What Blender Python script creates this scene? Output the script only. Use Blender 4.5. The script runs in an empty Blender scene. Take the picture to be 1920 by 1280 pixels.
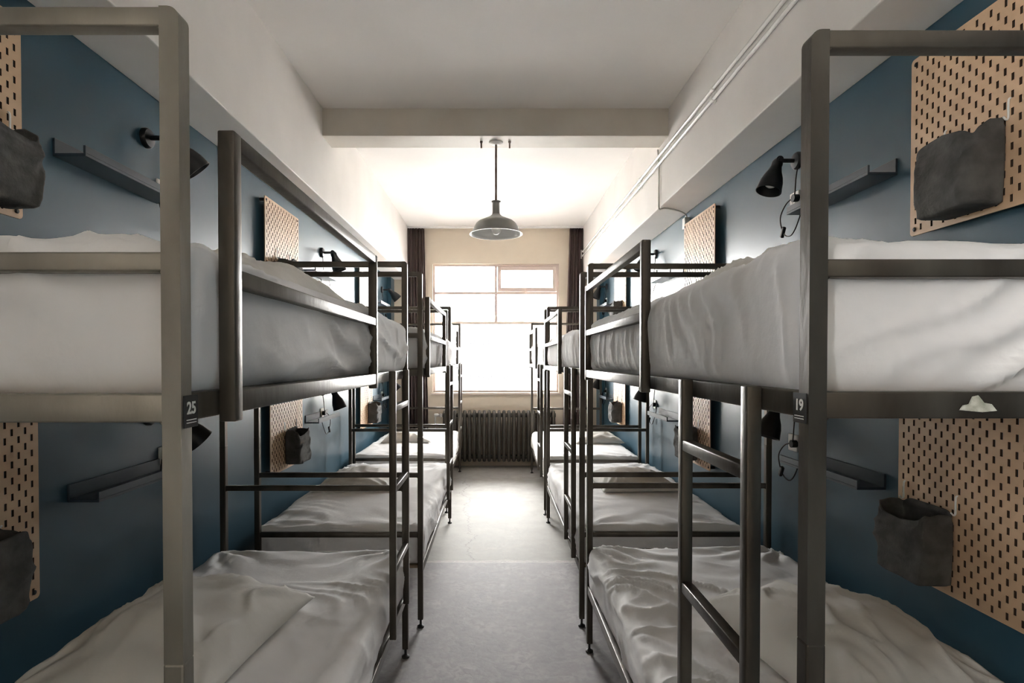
import bpy, bmesh, math, random
import numpy as np
from mathutils import Vector, Matrix

random.seed(4)
SC = bpy.context.scene
COL = SC.collection
PI = math.pi

# ------------------------------------------------------------------ helpers
def tag(o, label=None, cat=None, group=None, kind=None):
    if label: o['label'] = label
    if cat: o['category'] = cat
    if group: o['group'] = group
    if kind: o['kind'] = kind
    return o

def empty(name, loc=(0, 0, 0), rz=0.0):
    o = bpy.data.objects.new(name, None)
    o.empty_display_size = 0.05
    o.location = loc
    o.rotation_euler = (0, 0, rz)
    COL.objects.link(o)
    return o

def link_mesh(name, me, mat, parent=None, smooth=False):
    if mat is not None and not me.materials:
        me.materials.append(mat)
    o = bpy.data.objects.new(name, me)
    COL.objects.link(o)
    if parent is not None:
        o.parent = parent
    if smooth:
        for p in me.polygons:
            p.use_smooth = True
    return o

def obj(name, bm, mat, parent=None, smooth=False, auto=None):
    bmesh.ops.recalc_face_normals(bm, faces=bm.faces[:])
    me = bpy.data.meshes.new(name)
    if auto is not None:
        for e in bm.edges:
            if len(e.link_faces) == 2 and e.calc_face_angle(0) > auto:
                e.smooth = False
        smooth = True
    bm.to_mesh(me)
    bm.free()
    return link_mesh(name, me, mat, parent, smooth)

def copy_tree(o, parent=None):
    c = o.copy()
    COL.objects.link(c)
    c.parent = parent
    for ch in list(o.children):
        copy_tree(ch, c)
    return c

def box(bm, c, s, bev=0.0, seg=2, rot=None):
    r = bmesh.ops.create_cube(bm, size=1.0)
    vs = r['verts']
    for v in vs:
        v.co = Vector((v.co.x * s[0], v.co.y * s[1], v.co.z * s[2]))
    if bev > 0:
        es = list({e for v in vs for e in v.link_edges})
        rb = bmesh.ops.bevel(bm, geom=es, offset=bev, segments=seg, profile=0.5, affect='EDGES')
        vs = list({v for f in rb['faces'] for v in f.verts} | {v for v in vs if v.is_valid})
    for v in vs:
        if rot is not None:
            v.co = rot @ v.co
        v.co += Vector(c)
    return vs

def box2(bm, x0, x1, y0, y1, z0, z1, bev=0.0, seg=2):
    return box(bm, ((x0 + x1) / 2, (y0 + y1) / 2, (z0 + z1) / 2), (abs(x1 - x0), abs(y1 - y0), abs(z1 - z0)), bev, seg)

def prism(bm, pts, y0, y1):
    """polygon in xz extruded along y"""
    a = [bm.verts.new((p[0], y0, p[1])) for p in pts]
    b = [bm.verts.new((p[0], y1, p[1])) for p in pts]
    bm.faces.new(a)
    bm.faces.new(b[::-1])
    n = len(pts)
    for i in range(n):
        j = (i + 1) % n
        bm.faces.new((a[i], b[i], b[j], a[j]))

def lathe(bm, prof, n=32, mat=Matrix.Identity(4), cap0=True, cap1=True):
    rings = []
    for (r, z) in prof:
        rings.append([bm.verts.new(mat @ Vector((r * math.cos(2 * PI * k / n), r * math.sin(2 * PI * k / n), z))) for k in range(n)])
    for a, b in zip(rings[:-1], rings[1:]):
        for k in range(n):
            bm.faces.new((a[k], a[(k + 1) % n], b[(k + 1) % n], b[k]))
    if cap0: bm.faces.new(rings[0][::-1])
    if cap1: bm.faces.new(rings[-1])

def axis_mat(p, d):
    d = Vector(d).normalized()
    q = Vector((0, 0, 1)).rotation_difference(d)
    return Matrix.Translation(Vector(p)) @ q.to_matrix().to_4x4()

def cyl(bm, p, d, r, h, n=24):
    lathe(bm, [(r, 0), (r, h)], n, axis_mat(p, d))

def catmull(pts, k=8):
    pts = [Vector(p) for p in pts]
    P = [pts[0] * 2 - pts[1]] + pts + [pts[-1] * 2 - pts[-2]]
    out = []
    for i in range(1, len(P) - 2):
        for j in range(k):
            t = j / k
            a, b, c, d = P[i - 1], P[i], P[i + 1], P[i + 2]
            out.append(0.5 * ((2 * b) + (c - a) * t + (2 * a - 5 * b + 4 * c - d) * t * t + (3 * b - a - 3 * c + d) * t ** 3))
    out.append(pts[-1])
    return out

def tube(bm, pts, r, n=10, closed=False, rx=None):
    """sweep a circle (or ellipse r x rx) along points"""
    pts = [Vector(p) for p in pts]
    m = len(pts)
    rings = []
    up = None
    for i in range(m):
        if closed:
            t = (pts[(i + 1) % m] - pts[i - 1]).normalized()
        else:
            t = (pts[min(i + 1, m - 1)] - pts[max(i - 1, 0)]).normalized()
        if up is None:
            up = Vector((1, 0, 0)) if abs(t.x) < 0.8 else Vector((0, 0, 1))
        s = (up - t * up.dot(t)).normalized()
        up = s
        w = t.cross(s)
        q = rx if rx else r
        rings.append([bm.verts.new(pts[i] + s * q * math.cos(2 * PI * k / n) + w * r * math.sin(2 * PI * k / n)) for k in range(n)])
    rng = range(m) if closed else range(m - 1)
    for i in rng:
        a, b = rings[i], rings[(i + 1) % m]
        for k in range(n):
            bm.faces.new((a[k], a[(k + 1) % n], b[(k + 1) % n], b[k]))
    if not closed:
        bm.faces.new(rings[0][::-1])
        bm.faces.new(rings[-1])

# vectorised gradient noise -------------------------------------------------
_rs = np.random.RandomState(7)
_perm = np.concatenate([_rs.permutation(256)] * 3)
_grad = _rs.normal(size=(256, 2))
_grad /= np.linalg.norm(_grad, axis=1)[:, None]

def pn(a, b, seed=0):
    a = np.asarray(a, float) + seed * 17.31
    b = np.asarray(b, float) + seed * 5.77
    i = np.floor(a).astype(int); j = np.floor(b).astype(int)
    u = a - i; v = b - j
    def g(di, dj):
        h = _perm[(_perm[(i + di) & 255] + j + dj) & 255]
        gr = _grad[h]
        return gr[..., 0] * (u - di) + gr[..., 1] * (v - dj)
    fu = u * u * u * (u * (u * 6 - 15) + 10); fv = v * v * v * (v * (v * 6 - 15) + 10)
    n0 = g(0, 0) * (1 - fu) + g(1, 0) * fu
    n1 = g(0, 1) * (1 - fu) + g(1, 1) * fu
    return (n0 * (1 - fv) + n1 * fv) * 1.5

def ridge(a, b, seed=0, p=2.0):
    return np.clip(1 - np.abs(pn(a, b, seed)) * 2.2, 0, 1) ** p

# ------------------------------------------------------------------ materials
def mat(name, col, rough=0.5, metal=0.0, spec=0.5):
    m = bpy.data.materials.new(name)
    m.use_nodes = True
    nt = m.node_tree
    b = nt.nodes['Principled BSDF']
    b.inputs['Base Color'].default_value = (*col, 1)
    b.inputs['Roughness'].default_value = rough
    b.inputs['Metallic'].default_value = metal
    b.inputs['Specular IOR Level'].default_value = spec
    return m

def noisy(m, c1, c2, scale=5.0, detail=6.0, stretch=(1, 1, 1), lo=0.35, hi=0.65, bump=0.0, bscale=40.0, rough=None, coord='Object'):
    nt = m.node_tree; N = nt.nodes; L = nt.links
    b = N['Principled BSDF']
    tc = N.new('ShaderNodeTexCoord')
    mp = N.new('ShaderNodeMapping'); mp.inputs['Scale'].default_value = stretch
    L.new(tc.outputs[coord], mp.inputs['Vector'])
    n = N.new('ShaderNodeTexNoise'); n.inputs['Scale'].default_value = scale; n.inputs['Detail'].default_value = detail
    L.new(mp.outputs[0], n.inputs['Vector'])
    cr = N.new('ShaderNodeValToRGB')
    cr.color_ramp.elements[0].position = lo; cr.color_ramp.elements[1].position = hi
    cr.color_ramp.elements[0].color = (*c1, 1); cr.color_ramp.elements[1].color = (*c2, 1)
    L.new(n.outputs['Fac'], cr.inputs['Fac'])
    L.new(cr.outputs['Color'], b.inputs['Base Color'])
    if rough:
        mr = N.new('ShaderNodeMapRange')
        mr.inputs['To Min'].default_value = rough[0]; mr.inputs['To Max'].default_value = rough[1]
        L.new(n.outputs['Fac'], mr.inputs['Value']); L.new(mr.outputs[0], b.inputs['Roughness'])
    if bump:
        n2 = N.new('ShaderNodeTexNoise'); n2.inputs['Scale'].default_value = bscale; n2.inputs['Detail'].default_value = 5
        L.new(mp.outputs[0], n2.inputs['Vector'])
        bp = N.new('ShaderNodeBump'); bp.inputs['Strength'].default_value = bump; bp.inputs['Distance'].default_value = 0.01
        L.new(n2.outputs['Fac'], bp.inputs['Height']); L.new(bp.outputs[0], b.inputs['Normal'])
    return m

M_WHITE = noisy(mat('white_paint', (.75, .72, .68), .55, spec=.35), (.72, .69, .66), (.78, .75, .72), 2.2, 7, bump=.12, bscale=9)
M_CEIL = noisy(mat('ceiling_paint', (.72, .71, .68), .7, spec=.25), (.72, .695, .67), (.77, .745, .72), 1.4, 8, bump=.10, bscale=7)
M_BEAM = noisy(mat('beam_paint', (.62, .58, .52), .6, spec=.3), (.58, .54, .48), (.66, .62, .56), 2.2, 7, bump=.1, bscale=9)
M_BEIGE = noisy(mat('beige_paint', (.70, .6, .48), .5), (.66, .57, .46), (.71, .62, .50), 2.0, 5, bump=.05)
M_BLUE = noisy(mat('blue_paint', (.05, .115, .165), .42, spec=.62), (.018, .062, .094), (.027, .082, .118), 1.6, 5, bump=.06, bscale=6, rough=(.30, .42))
M_STEEL = noisy(mat('raw_steel', (.2, .18, .15), .38, .6), (.062, .050, .039), (.125, .112, .092), 9, 8, (1, 1, .35), .32, .7, bump=.08, bscale=60, rough=(.30, .48))
M_PALE = noisy(mat('paler_steel', (.25, .24, .2), .42, .5), (.225, .203, .170), (.37, .342, .292), 7, 8, (1, 1, .4), .32, .7, bump=.08, bscale=60, rough=(.34, .5))
M_FOOT = mat('rubber_black', (.015, .015, .015), .6)
M_SHEET = noisy(mat('white_cotton', (.80, .79, .77), .85, spec=.2), (.82, .81, .805), (.86, .85, .845), 3, 4, bump=.25, bscale=14)
M_PILLOW = noisy(mat('pillow_cotton', (.76, .74, .70), .85, spec=.2), (.73, .71, .665), (.79, .77, .73), 3, 4, bump=.2, bscale=18)
M_WOOD = noisy(mat('pale_hardboard', (.55, .36, .21), .5), (.60, .40, .245), (.68, .47, .30), 3.0, 8, (1, 1, 6), .3, .7)
M_CORE = mat('brown_hardboard_core', (.07, .042, .026), .8, spec=.2)
M_GREY = noisy(mat('grey_canvas', (.07, .067, .062), .9, spec=.15), (.075, .073, .069), (.125, .121, .114), 14, 6, bump=.3, bscale=90)
M_BLACK = mat('black_metal', (.012, .012, .014), .42)
M_CORD = mat('black_rubber_cord', (.01, .01, .01), .5)
M_SHELF = noisy(mat('dark_shelf_paint', (.035, .05, .065), .35), (.03, .045, .06), (.042, .058, .074), 4, 4)
M_PLASTIC = mat('white_plastic', (.75, .74, .70), .35)
M_CURTAIN = noisy(mat('brown_curtain', (.06, .045, .042), .9, spec=.1), (.075, .055, .05), (.11, .083, .076), 30, 5, (1, 1, .05))
M_IRON = noisy(mat('painted_cast_iron', (.075, .068, .056), .5), (.06, .055, .045), (.095, .086, .07), 12, 6, bump=.1, bscale=60)
M_ENAMEL = noisy(mat('grey_enamel', (.40, .40, .38), .3), (.37, .37, .35), (.44, .44, .415), 5, 4)
M_ENAMEL_IN = mat('white_enamel', (.72, .72, .70), .3)
M_RUST = noisy(mat('weathered_rod', (.30, .24, .2), .5, .4), (.24, .17, .13), (.42, .37, .33), 12, 5)
M_BULB = mat('frosted_bulb', (.85, .84, .8), .15)
M_PIPE = mat('white_conduit', (.80, .79, .77), .25)
M_FRAME = mat('window_frame_paint', (.66, .54, .48), .45)
M_BASE = mat('plywood_base', (.30, .22, .14), .6)
M_SCREW = mat('dark_screw', (.03, .027, .025), .5, .5)
M_PLATE = mat('black_number_plate', (.012, .012, .012), .4)
M_NUM = mat('white_lettering', (.80, .80, .77), .5)
M_STICKER = noisy(mat('torn_paper', (.55, .55, .46), .8), (.35, .36, .28), (.68, .68, .6), 60, 4)
M_FACADE = noisy(mat('pale_render', (.8, .79, .77), .8), (.78, .77, .75), (.83, .82, .80), .4, 4)
M_FACWIN = mat('facade_glazing', (.024, .024, .025), .9, spec=.0)
M_STREET = noisy(mat('pale_concrete', (.55, .54, .52), .9), (.25, .245, .24), (.30, .295, .29), .6, 6)

def glass_mat():
    m = bpy.data.materials.new('window_glass'); m.use_nodes = True
    nt = m.node_tree; N = nt.nodes; L = nt.links
    N.remove(N['Principled BSDF'])
    t = N.new('ShaderNodeBsdfTransparent'); t.inputs[0].default_value = (.96, .97, .97, 1)
    g = N.new('ShaderNodeBsdfGlossy'); g.inputs['Roughness'].default_value = .02
    f = N.new('ShaderNodeFresnel'); f.inputs[0].default_value = 1.35
    mx = N.new('ShaderNodeMixShader')
    L.new(f.outputs[0], mx.inputs[0]); L.new(t.outputs[0], mx.inputs[1]); L.new(g.outputs[0], mx.inputs[2])
    L.new(mx.outputs[0], N['Material Output'].inputs['Surface'])
    return m
M_GLASS = glass_mat()

def floor_mat():
    m = mat('painted_concrete', (.4, .4, .38), .4, spec=.2)
    nt = m.node_tree; N = nt.nodes; L = nt.links; b = N['Principled BSDF']
    geo = N.new('ShaderNodeNewGeometry'); sep = N.new('ShaderNodeSeparateXYZ'); L.new(geo.outputs['Position'], sep.inputs[0])
    def math_(op, a, c=None, c2=None):
        n = N.new('ShaderNodeMath'); n.operation = op
        for k, v in enumerate((a, c, c2)):
            if v is None: continue
            if isinstance(v, (int, float)): n.inputs[k].default_value = v
            else: L.new(v, n.inputs[k])
        return n.outputs[0]
    def mix(f, a, c):
        n = N.new('ShaderNodeMix'); n.data_type = 'RGBA'
        L.new(f, n.inputs[0])
        for k, v in ((6, a), (7, c)):
            if isinstance(v, tuple): n.inputs[k].default_value = (*v, 1)
            else: L.new(v, n.inputs[k])
        return n.outputs[2]
    def ramp(f, lo, hi):
        n = N.new('ShaderNodeMapRange'); n.interpolation_type = 'SMOOTHSTEP'
        n.inputs['From Min'].default_value = lo; n.inputs['From Max'].default_value = hi
        L.new(f, n.inputs['Value']); return n.outputs[0]
    nz = N.new('ShaderNodeTexNoise'); nz.inputs['Scale'].default_value = 5; nz.inputs['Detail'].default_value = 9; nz.inputs['Roughness'].default_value = .68
    L.new(geo.outputs['Position'], nz.inputs['Vector'])
    nf = N.new('ShaderNodeTexNoise'); nf.inputs['Scale'].default_value = 26; nf.inputs['Detail'].default_value = 8; nf.inputs['Distortion'].default_value = .6
    L.new(geo.outputs['Position'], nf.inputs['Vector'])
    near = mix(ramp(nz.outputs['Fac'], .35, .66), (.28, .27, .275), (.45, .435, .435))
    near = mix(ramp(nf.outputs['Fac'], .42, .62), near, (.34, .325, .33))
    far = mix(ramp(nz.outputs['Fac'], .35, .65), (.33, .32, .295), (.40, .39, .365))
    yy = math_('ADD', sep.outputs['Y'], math_('MULTIPLY', nf.outputs['Fac'], .02))
    c = mix(ramp(yy, 4.158, 4.165), near, far)
    # joint between the two slabs
    dj = math_('ABSOLUTE', math_('SUBTRACT', yy, 4.165))
    c = mix(ramp(dj, .010, .022), mix(ramp(dj, .002, .008), (.26, .235, .235), (.64, .62, .58)), c)
    # wandering crack
    cv = N.new('ShaderNodeCombineXYZ'); L.new(sep.outputs['Y'], cv.inputs['Y'])
    cn = N.new('ShaderNodeTexNoise'); cn.inputs['Scale'].default_value = 2.6; cn.inputs['Detail'].default_value = 6; cn.inputs['Roughness'].default_value = .7
    L.new(cv.outputs[0], cn.inputs['Vector'])
    line = math_('ADD', math_('MULTIPLY', math_('SUBTRACT', sep.outputs['Y'], 4.15), -.075), math_('MULTIPLY', math_('SUBTRACT', cn.outputs['Fac'], .5), .55))
    d = math_('ABSOLUTE', math_('SUBTRACT', math_('ADD', sep.outputs['X'], .17), line))
    msk = math_('MULTIPLY', math_('SUBTRACT', 1.0, ramp(d, .002, .006)), math_('MULTIPLY', ramp(sep.outputs['Y'], 4.16, 4.2), math_('SUBTRACT', 1.0, ramp(sep.outputs['Y'], 6.9, 7.2))))
    c = mix(math_('MULTIPLY', msk, .75), c, (.16, .15, .135))
    L.new(c, b.inputs['Base Color'])
    mr = N.new('ShaderNodeMapRange'); mr.inputs['To Min'].default_value = .62; mr.inputs['To Max'].default_value = .80
    L.new(nz.outputs['Fac'], mr.inputs['Value']); L.new(mr.outputs[0], b.inputs['Roughness'])
    bp = N.new('ShaderNodeBump'); bp.inputs['Strength'].default_value = .15; bp.inputs['Distance'].default_value = .01
    L.new(nf.outputs['Fac'], bp.inputs['Height']); L.new(bp.outputs[0], b.inputs['Normal'])
    return m
M_FLOOR = floor_mat()

# ------------------------------------------------------------------ room shell
XW = 1.475            # side walls
YB, YF = -2.4, 7.96   # wall behind the camera, window wall
ZS, XS = 2.615, 1.215 # underside and inner face of the side beams
ZC1, ZC2 = 3.25, 3.335
YC = 4.0

def struct(name, bm, m, parent=None):
    o = obj(name, bm, m, parent)
    if parent is None: o['kind'] = 'structure'
    return o

bm = bmesh.new(); box2(bm, -1.8, 1.8, YB - .3, YF + .3, -.2, 0); struct('floor', bm, M_FLOOR)
bm = bmesh.new(); box2(bm, -1.8, 1.8, YB - .3, YC + .1, ZC1, ZC1 + .4); box2(bm, -1.8, 1.8, YC + .1, YF + .3, ZC2, ZC2 + .3); struct('ceiling', bm, M_CEIL)
SY0, SY1, SZ0, SZ1 = -1.95, -1.05, 1.45, 2.48      # side window behind the camera
bm = bmesh.new()
box2(bm, -1.8, -XW, YB - .3, SY0, 0, 3.4); box2(bm, -1.8, -XW, SY1, YF + .3, 0, 3.4)
box2(bm, -1.8, -XW, SY0, SY1, 0, SZ0); box2(bm, -1.8, -XW, SY0, SY1, SZ1, 3.4)
struct('wall_left', bm, M_BLUE)
bm = bmesh.new(); box2(bm, XW, 1.8, YB - .3, YF + .3, 0, 3.4); struct('wall_right', bm, M_BLUE)

def wall_with_hole(name, y0, y1, hx0, hx1, hz0, hz1, m):
    bm = bmesh.new()
    box2(bm, -XW, hx0, y0, y1, 0, 3.4); box2(bm, hx1, XW, y0, y1, 0, 3.4)
    box2(bm, hx0, hx1, y0, y1, 0, hz0); box2(bm, hx0, hx1, y0, y1, hz1, 3.4)
    return struct(name, bm, m)

WX0, WX1, WZ0, WZ1 = -.88, .89, 1.03, 2.835
wall_with_hole('wall_far', YF, YF + .3, WX0, WX1, WZ0, WZ1, M_BEIGE)
bm = bmesh.new(); box2(bm, -XW, XW, YB - .3, YB, 0, 3.4); struct('wall_near', bm, M_BEIGE)

for i, s in enumerate((-1, 1)):
    bm = bmesh.new()
    box2(bm, s * XS, s * XW, YB, YF, ZS, ZC2 + .02, .006)
    struct('trim_%d' % (i + 1), bm, M_WHITE)
bm = bmesh.new(); box2(bm, -XS - .02, XS + .02, YC, YC + .23, 3.06, 3.36, .006); struct('trim_3', bm, M_BEAM)
for i, s in enumerate((-1, 1)):
    bm = bmesh.new(); box2(bm, s * 1.42, s * XW, 7.72, YF, 0, ZS, .004); struct('trim_%d' % (i + 4), bm, M_BLUE)

# far window
w = empty('window_1', (0, YF + .10, WZ0)); w['kind'] = 'structure'
def wbox(name, rects, y0, y1, m, parent, bev=.003):
    bm = bmesh.new()
    for (x0, x1, z0, z1) in rects:
        box2(bm, x0, x1, y0, y1, z0, z1, bev)
    return obj(name, bm, m, parent)
zz = lambda z: z - WZ0
F = .028
wbox('window_frame', [(WX0, WX0 + F, 0, zz(WZ1)), (WX1 - F, WX1, 0, zz(WZ1)), (WX0 + F, WX1 - F, 0, F), (WX0 + F, WX1 - F, zz(WZ1) - F, zz(WZ1))], -.05, .05, M_FRAME, w)
wbox('mullion', [(WX0 + F, WX1 - F, zz(1.995), zz(2.03)), (WX0 + F, WX1 - F, zz(2.415), zz(2.452)), (-.012, .026, zz(2.03), zz(2.415)), (-.012, .026, zz(2.452), zz(WZ1) - F)], -.035, .04, M_FRAME, w)
sx0, sx1, sz0, sz1 = .03, WX1 - F - .004, zz(2.456), zz(WZ1) - F - .004
sash = wbox('sash', [(sx0, sx0 + .05, sz0, sz1), (sx1 - .05, sx1, sz0, sz1), (sx0 + .05, sx1 - .05, sz0, sz0 + .05), (sx0 + .05, sx1 - .05, sz1 - .05, sz1)], -.06, .02, M_FRAME, w)
bm = bmesh.new(); cyl(bm, (.42, -.06, sz0 + .02), (0, -1, 0), .014, .02, 16); box(bm, (.42, -.088, sz0 + .0), (.018, .014, .07), .004)
obj('handle', bm, M_FRAME, sash)
for (x0, x1, z0, z1) in ((WX0 + F, WX1 - F, F, zz(1.995)), (WX0 + F, -.012, zz(2.03), zz(2.415)), (.026, WX1 - F, zz(2.03), zz(2.415)), (WX0 + F, -.012, zz(2.452), zz(WZ1) - F), (sx0 + .05, sx1 - .05, sz0 + .05, sz1 - .05)):
    wbox('pane', [(x0, x1, z0, z1)], -.003, .003, M_GLASS, w, 0)
wbox('window_sill', [(WX0 - .02, WX1 + .02, -.03, 0)], -.135, -.05, M_FRAME, w, .006)

# side window behind the camera
w2 = empty('window_2', (-XW - .12, (SY0 + SY1) / 2, SZ0), PI / 2); w2['kind'] = 'structure'
bw, bh = (SY1 - SY0) / 2, SZ1 - SZ0
wbox('window_frame', [(-bw, -bw + .04, 0, bh), (bw - .04, bw, 0, bh), (-bw + .04, bw - .04, 0, .04), (-bw + .04, bw - .04, bh - .04, bh)], -.04, .04, M_FRAME, w2)
wbox('mullion', [(-.015, .015, .04, bh - .04)], -.03, .03, M_FRAME, w2)
for (x0, x1) in ((-bw + .04, -.015), (.015, bw - .04)):
    wbox('pane', [(x0, x1, .04, bh - .04)], -.003, .003, M_GLASS, w2, 0)

# ------------------------------------------------------------------ cloth shapes
def mattress_mesh(name, L, W, T, step, seed, amp=1.0, ang_side=10, ang_end=38, fold_side=1.0, fold_top=.45):
    """sheeted mattress; origin at the middle of the underside, length along y, aisle side +x"""
    nx, ny, nz = max(8, int(W / step)), max(12, int(L / step)), max(6, int(T / step))
    key = {}; P = []
    def vid(i, j, k):
        q = (i, j, k)
        if q not in key:
            key[q] = len(P); P.append((i / nx - .5, j / ny - .5, k / nz - .5))
        return key[q]
    F = []
    for i in range(nx):
        for j in range(ny):
            F.append((vid(i, j, nz), vid(i + 1, j, nz), vid(i + 1, j + 1, nz), vid(i, j + 1, nz)))
            F.append((vid(i, j, 0), vid(i, j + 1, 0), vid(i + 1, j + 1, 0), vid(i + 1, j, 0)))
    for i in range(nx):
        for k in range(nz):
            F.append((vid(i, 0, k), vid(i + 1, 0, k), vid(i + 1, 0, k + 1), vid(i, 0, k + 1)))
            F.append((vid(i, ny, k), vid(i, ny, k + 1), vid(i + 1, ny, k + 1), vid(i + 1, ny, k)))
    for j in range(ny):
        for k in range(nz):
            F.append((vid(0, j, k), vid(0, j, k + 1), vid(0, j + 1, k + 1), vid(0, j + 1, k)))
            F.append((vid(nx, j, k), vid(nx, j + 1, k), vid(nx, j + 1, k + 1), vid(nx, j, k + 1)))
    P = np.array(P) * np.array([W, L, T])
    r = np.where(P[:, 2] > 0, .045, .028)
    half = np.array([W / 2, L / 2, T / 2])
    lim = half[None, :] - r[:, None]
    inner = np.clip(P, -lim, lim)
    d = P - inner
    n = d / np.maximum(np.linalg.norm(d, axis=1), 1e-9)[:, None]
    Q = inner + n * r[:, None]
    x, y, z = Q[:, 0], Q[:, 1], Q[:, 2]
    u, v = x / (W / 2), y / (L / 2)
    wt = np.clip(n[:, 2], 0, 1) ** 1.2; wb = np.clip(-n[:, 2], 0, 1)
    ws = n[:, 0] ** 2; we = n[:, 1] ** 2
    zt = (T / 2 - z)                                   # depth below the top
    # top: soft hollows, long shallow folds, tension folds leaving the corners
    top = .010 * (1 - u ** 2) * (1 - v ** 4) + .012 * min(1, fold_top) * pn(x * 2.2, y * 1.6, seed)
    a = math.radians(55)
    xa, ya = x * math.cos(a) + y * math.sin(a), -x * math.sin(a) + y * math.cos(a)
    wv = .12 * pn(x * 3, y * 3, seed + 5)
    fade = np.clip(pn(x * 1.8, y * 1.4, seed + 9) * 1.3 + .35, 0, 1)
    top += fold_top * fade * .011 * (ridge((xa + wv) * 8, ya * 1.3, seed + 1, 3) - .15)
    top += fold_top * .006 * (ridge((x + wv) * 9, y * 1.2, seed + 2, 3)) * np.clip(np.abs(u) * 1.4 - .4, 0, 1)
    for cx in (-1, 1):
        for cy in (-1, 1):
            dx, dy = (x - cx * W / 2) * -cx, (y - cy * L / 2) * -cy
            rr = np.hypot(dx, dy); th = np.arctan2(dy, dx)
            kk = 13 + 5 * pn(seed, cx * 3.3 + cy * 1.7, 3)
            top += fold_top * .010 * np.sin(th * kk + seed + cx + 2.5 * pn(rr * 5, th * 2, seed + 11)) * np.exp(-rr / .26) * np.clip(rr / .2, 0, 1)
    # sides: hanging folds at a slant
    a1 = math.radians(ang_side)
    sa = y * math.cos(a1) + zt * math.sin(a1); sb = -y * math.sin(a1) + zt * math.cos(a1)
    wy = .06 * pn(y * 4, zt * 6, seed + 21)
    sfade = np.clip(pn(y * 1.6, zt * 2, seed + 29) * 1.6 + .55, 0, 1)
    if abs(ang_side) < 45:
        side = ridge(sa * 1.3, (sb + wy) * 7, seed + 3, 3) * .015 + .004 * ridge(sa * 3, (sb + wy) * 15, seed + 30, 3)
    else:
        side = sfade * (ridge(sa * 1.8, (sb + wy) * 8, seed + 3, 4) * .007 + .003 * ridge(sa * 3, (sb + wy) * 17, seed + 30, 4))
    side = side * fold_side + .008 * np.sin(np.clip(zt / T, 0, 1) * PI) + .012 * pn(y * 2.2, zt * 3, seed + 4)
    a2 = math.radians(ang_end)
    ea = x * math.cos(a2) + zt * math.sin(a2); eb = -x * math.sin(a2) + zt * math.cos(a2)
    wx = .05 * pn(x * 4, zt * 5, seed + 23)
    efade = np.clip(pn(x * 2.4, zt * 3, seed + 19) * 1.5 + .7, 0, 1)
    end = efade * (ridge(ea * 1.6, (eb + wx) * 9, seed + 7, 4) * .024 + .008 * ridge(ea * 2.4, (eb + wx) * 20, seed + 31, 4)) + .008 * np.sin(np.clip(zt / T, 0, 1) * PI)
    fr = np.clip(zt / .02, 0, 1)
    disp = amp * (wt * top + ws * (1 - wb) * side * fr + we * (1 - wb) * end * fr)
    Q = Q + n * disp[:, None]
    # tucked hem: draw the lowest centimetres in, and sag it unevenly
    hem = np.clip((zt - T + .045) / .045, 0, 1)
    Q[:, 0] -= np.sign(x) * hem * .010 * ws; Q[:, 1] -= np.sign(y) * hem * .006 * we
    Q[:, 2] = np.maximum(Q[:, 2], -T / 2) + T / 2
    me = bpy.data.meshes.new(name)
    me.from_pydata(Q.tolist(), [], F); me.update()
    for p in me.polygons: p.use_smooth = True
    me.materials.append(M_SHEET)
    return me

def pillow_mesh(name, L, W, H, seed, n=56, wr=1.0):
    """origin under the middle; length along y"""
    t = np.linspace(-1, 1, n + 1)
    U, V = np.meshgrid(t, t, indexing='ij')
    U = np.sign(U) * np.abs(U) ** .8; V = np.sign(V) * np.abs(V) ** .8
    shrink = .07
    X = W / 2 * U * (1 - shrink * (1 - V ** 2)); Y = L / 2 * V * (1 - shrink * (1 - U ** 2))
    prof = (np.clip(1 - U ** 2, 0, 1) ** .52) * (np.clip(1 - V ** 2, 0, 1) ** .52)
    edge = np.clip(1 - np.maximum(np.abs(U), np.abs(V)) ** 6, 0, 1)
    wob = .011 * pn(X * 7, Y * 6, seed) + .012 * (ridge((X + .06 * pn(X * 5, Y * 5, seed + 2)) * 10, Y * 3, seed + 1, 2.5) - .2)
    rad = 0
    for cx in (-1, 1):
        for cy in (-1, 1):
            dx, dy = (X - cx * W / 2) * -cx, (Y - cy * L / 2) * -cy
            rr = np.hypot(dx, dy); th = np.arctan2(dy, dx)
            rad = rad + .011 * np.sin(th * 15 + seed + cx * 2 + cy) * np.exp(-rr / .13) * np.clip(rr / .06, 0, 1)
    Zt = H * .80 * prof + (wob + rad) * edge * wr
    Zb = -H * .20 * prof
    ids = -np.ones((2, n + 1, n + 1), int); P = []
    for i in range(n + 1):
        for j in range(n + 1):
            ids[0, i, j] = len(P); P.append((X[i, j], Y[i, j], Zt[i, j] + H * .2))
            if i in (0, n) or j in (0, n): ids[1, i, j] = ids[0, i, j]
            else:
                ids[1, i, j] = len(P); P.append((X[i, j], Y[i, j], Zb[i, j] + H * .2))
    F = []
    for i in range(n):
        for j in range(n):
            F.append((ids[0, i, j], ids[0, i + 1, j], ids[0, i + 1, j + 1], ids[0, i, j + 1]))
            F.append((ids[1, i, j], ids[1, i, j + 1], ids[1, i + 1, j + 1], ids[1, i + 1, j]))
    me = bpy.data.meshes.new(name); me.from_pydata([tuple(map(float, p)) for p in P], [], [tuple(int(q) for q in f) for f in F]); me.update()
    for p in me.polygons: p.use_smooth = True
    me.materials.append(M_PILLOW)
    return me

# ------------------------------------------------------------------ bunk bed (aisle side +x, guard rail towards -y, ladder towards +y)
BW, BL, TT = .930, 2.04, .027
HX, HY = BW / 2, BL / 2
Z_TOP, Z_UP, Z_LO = 1.972, 1.438, .345

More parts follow.
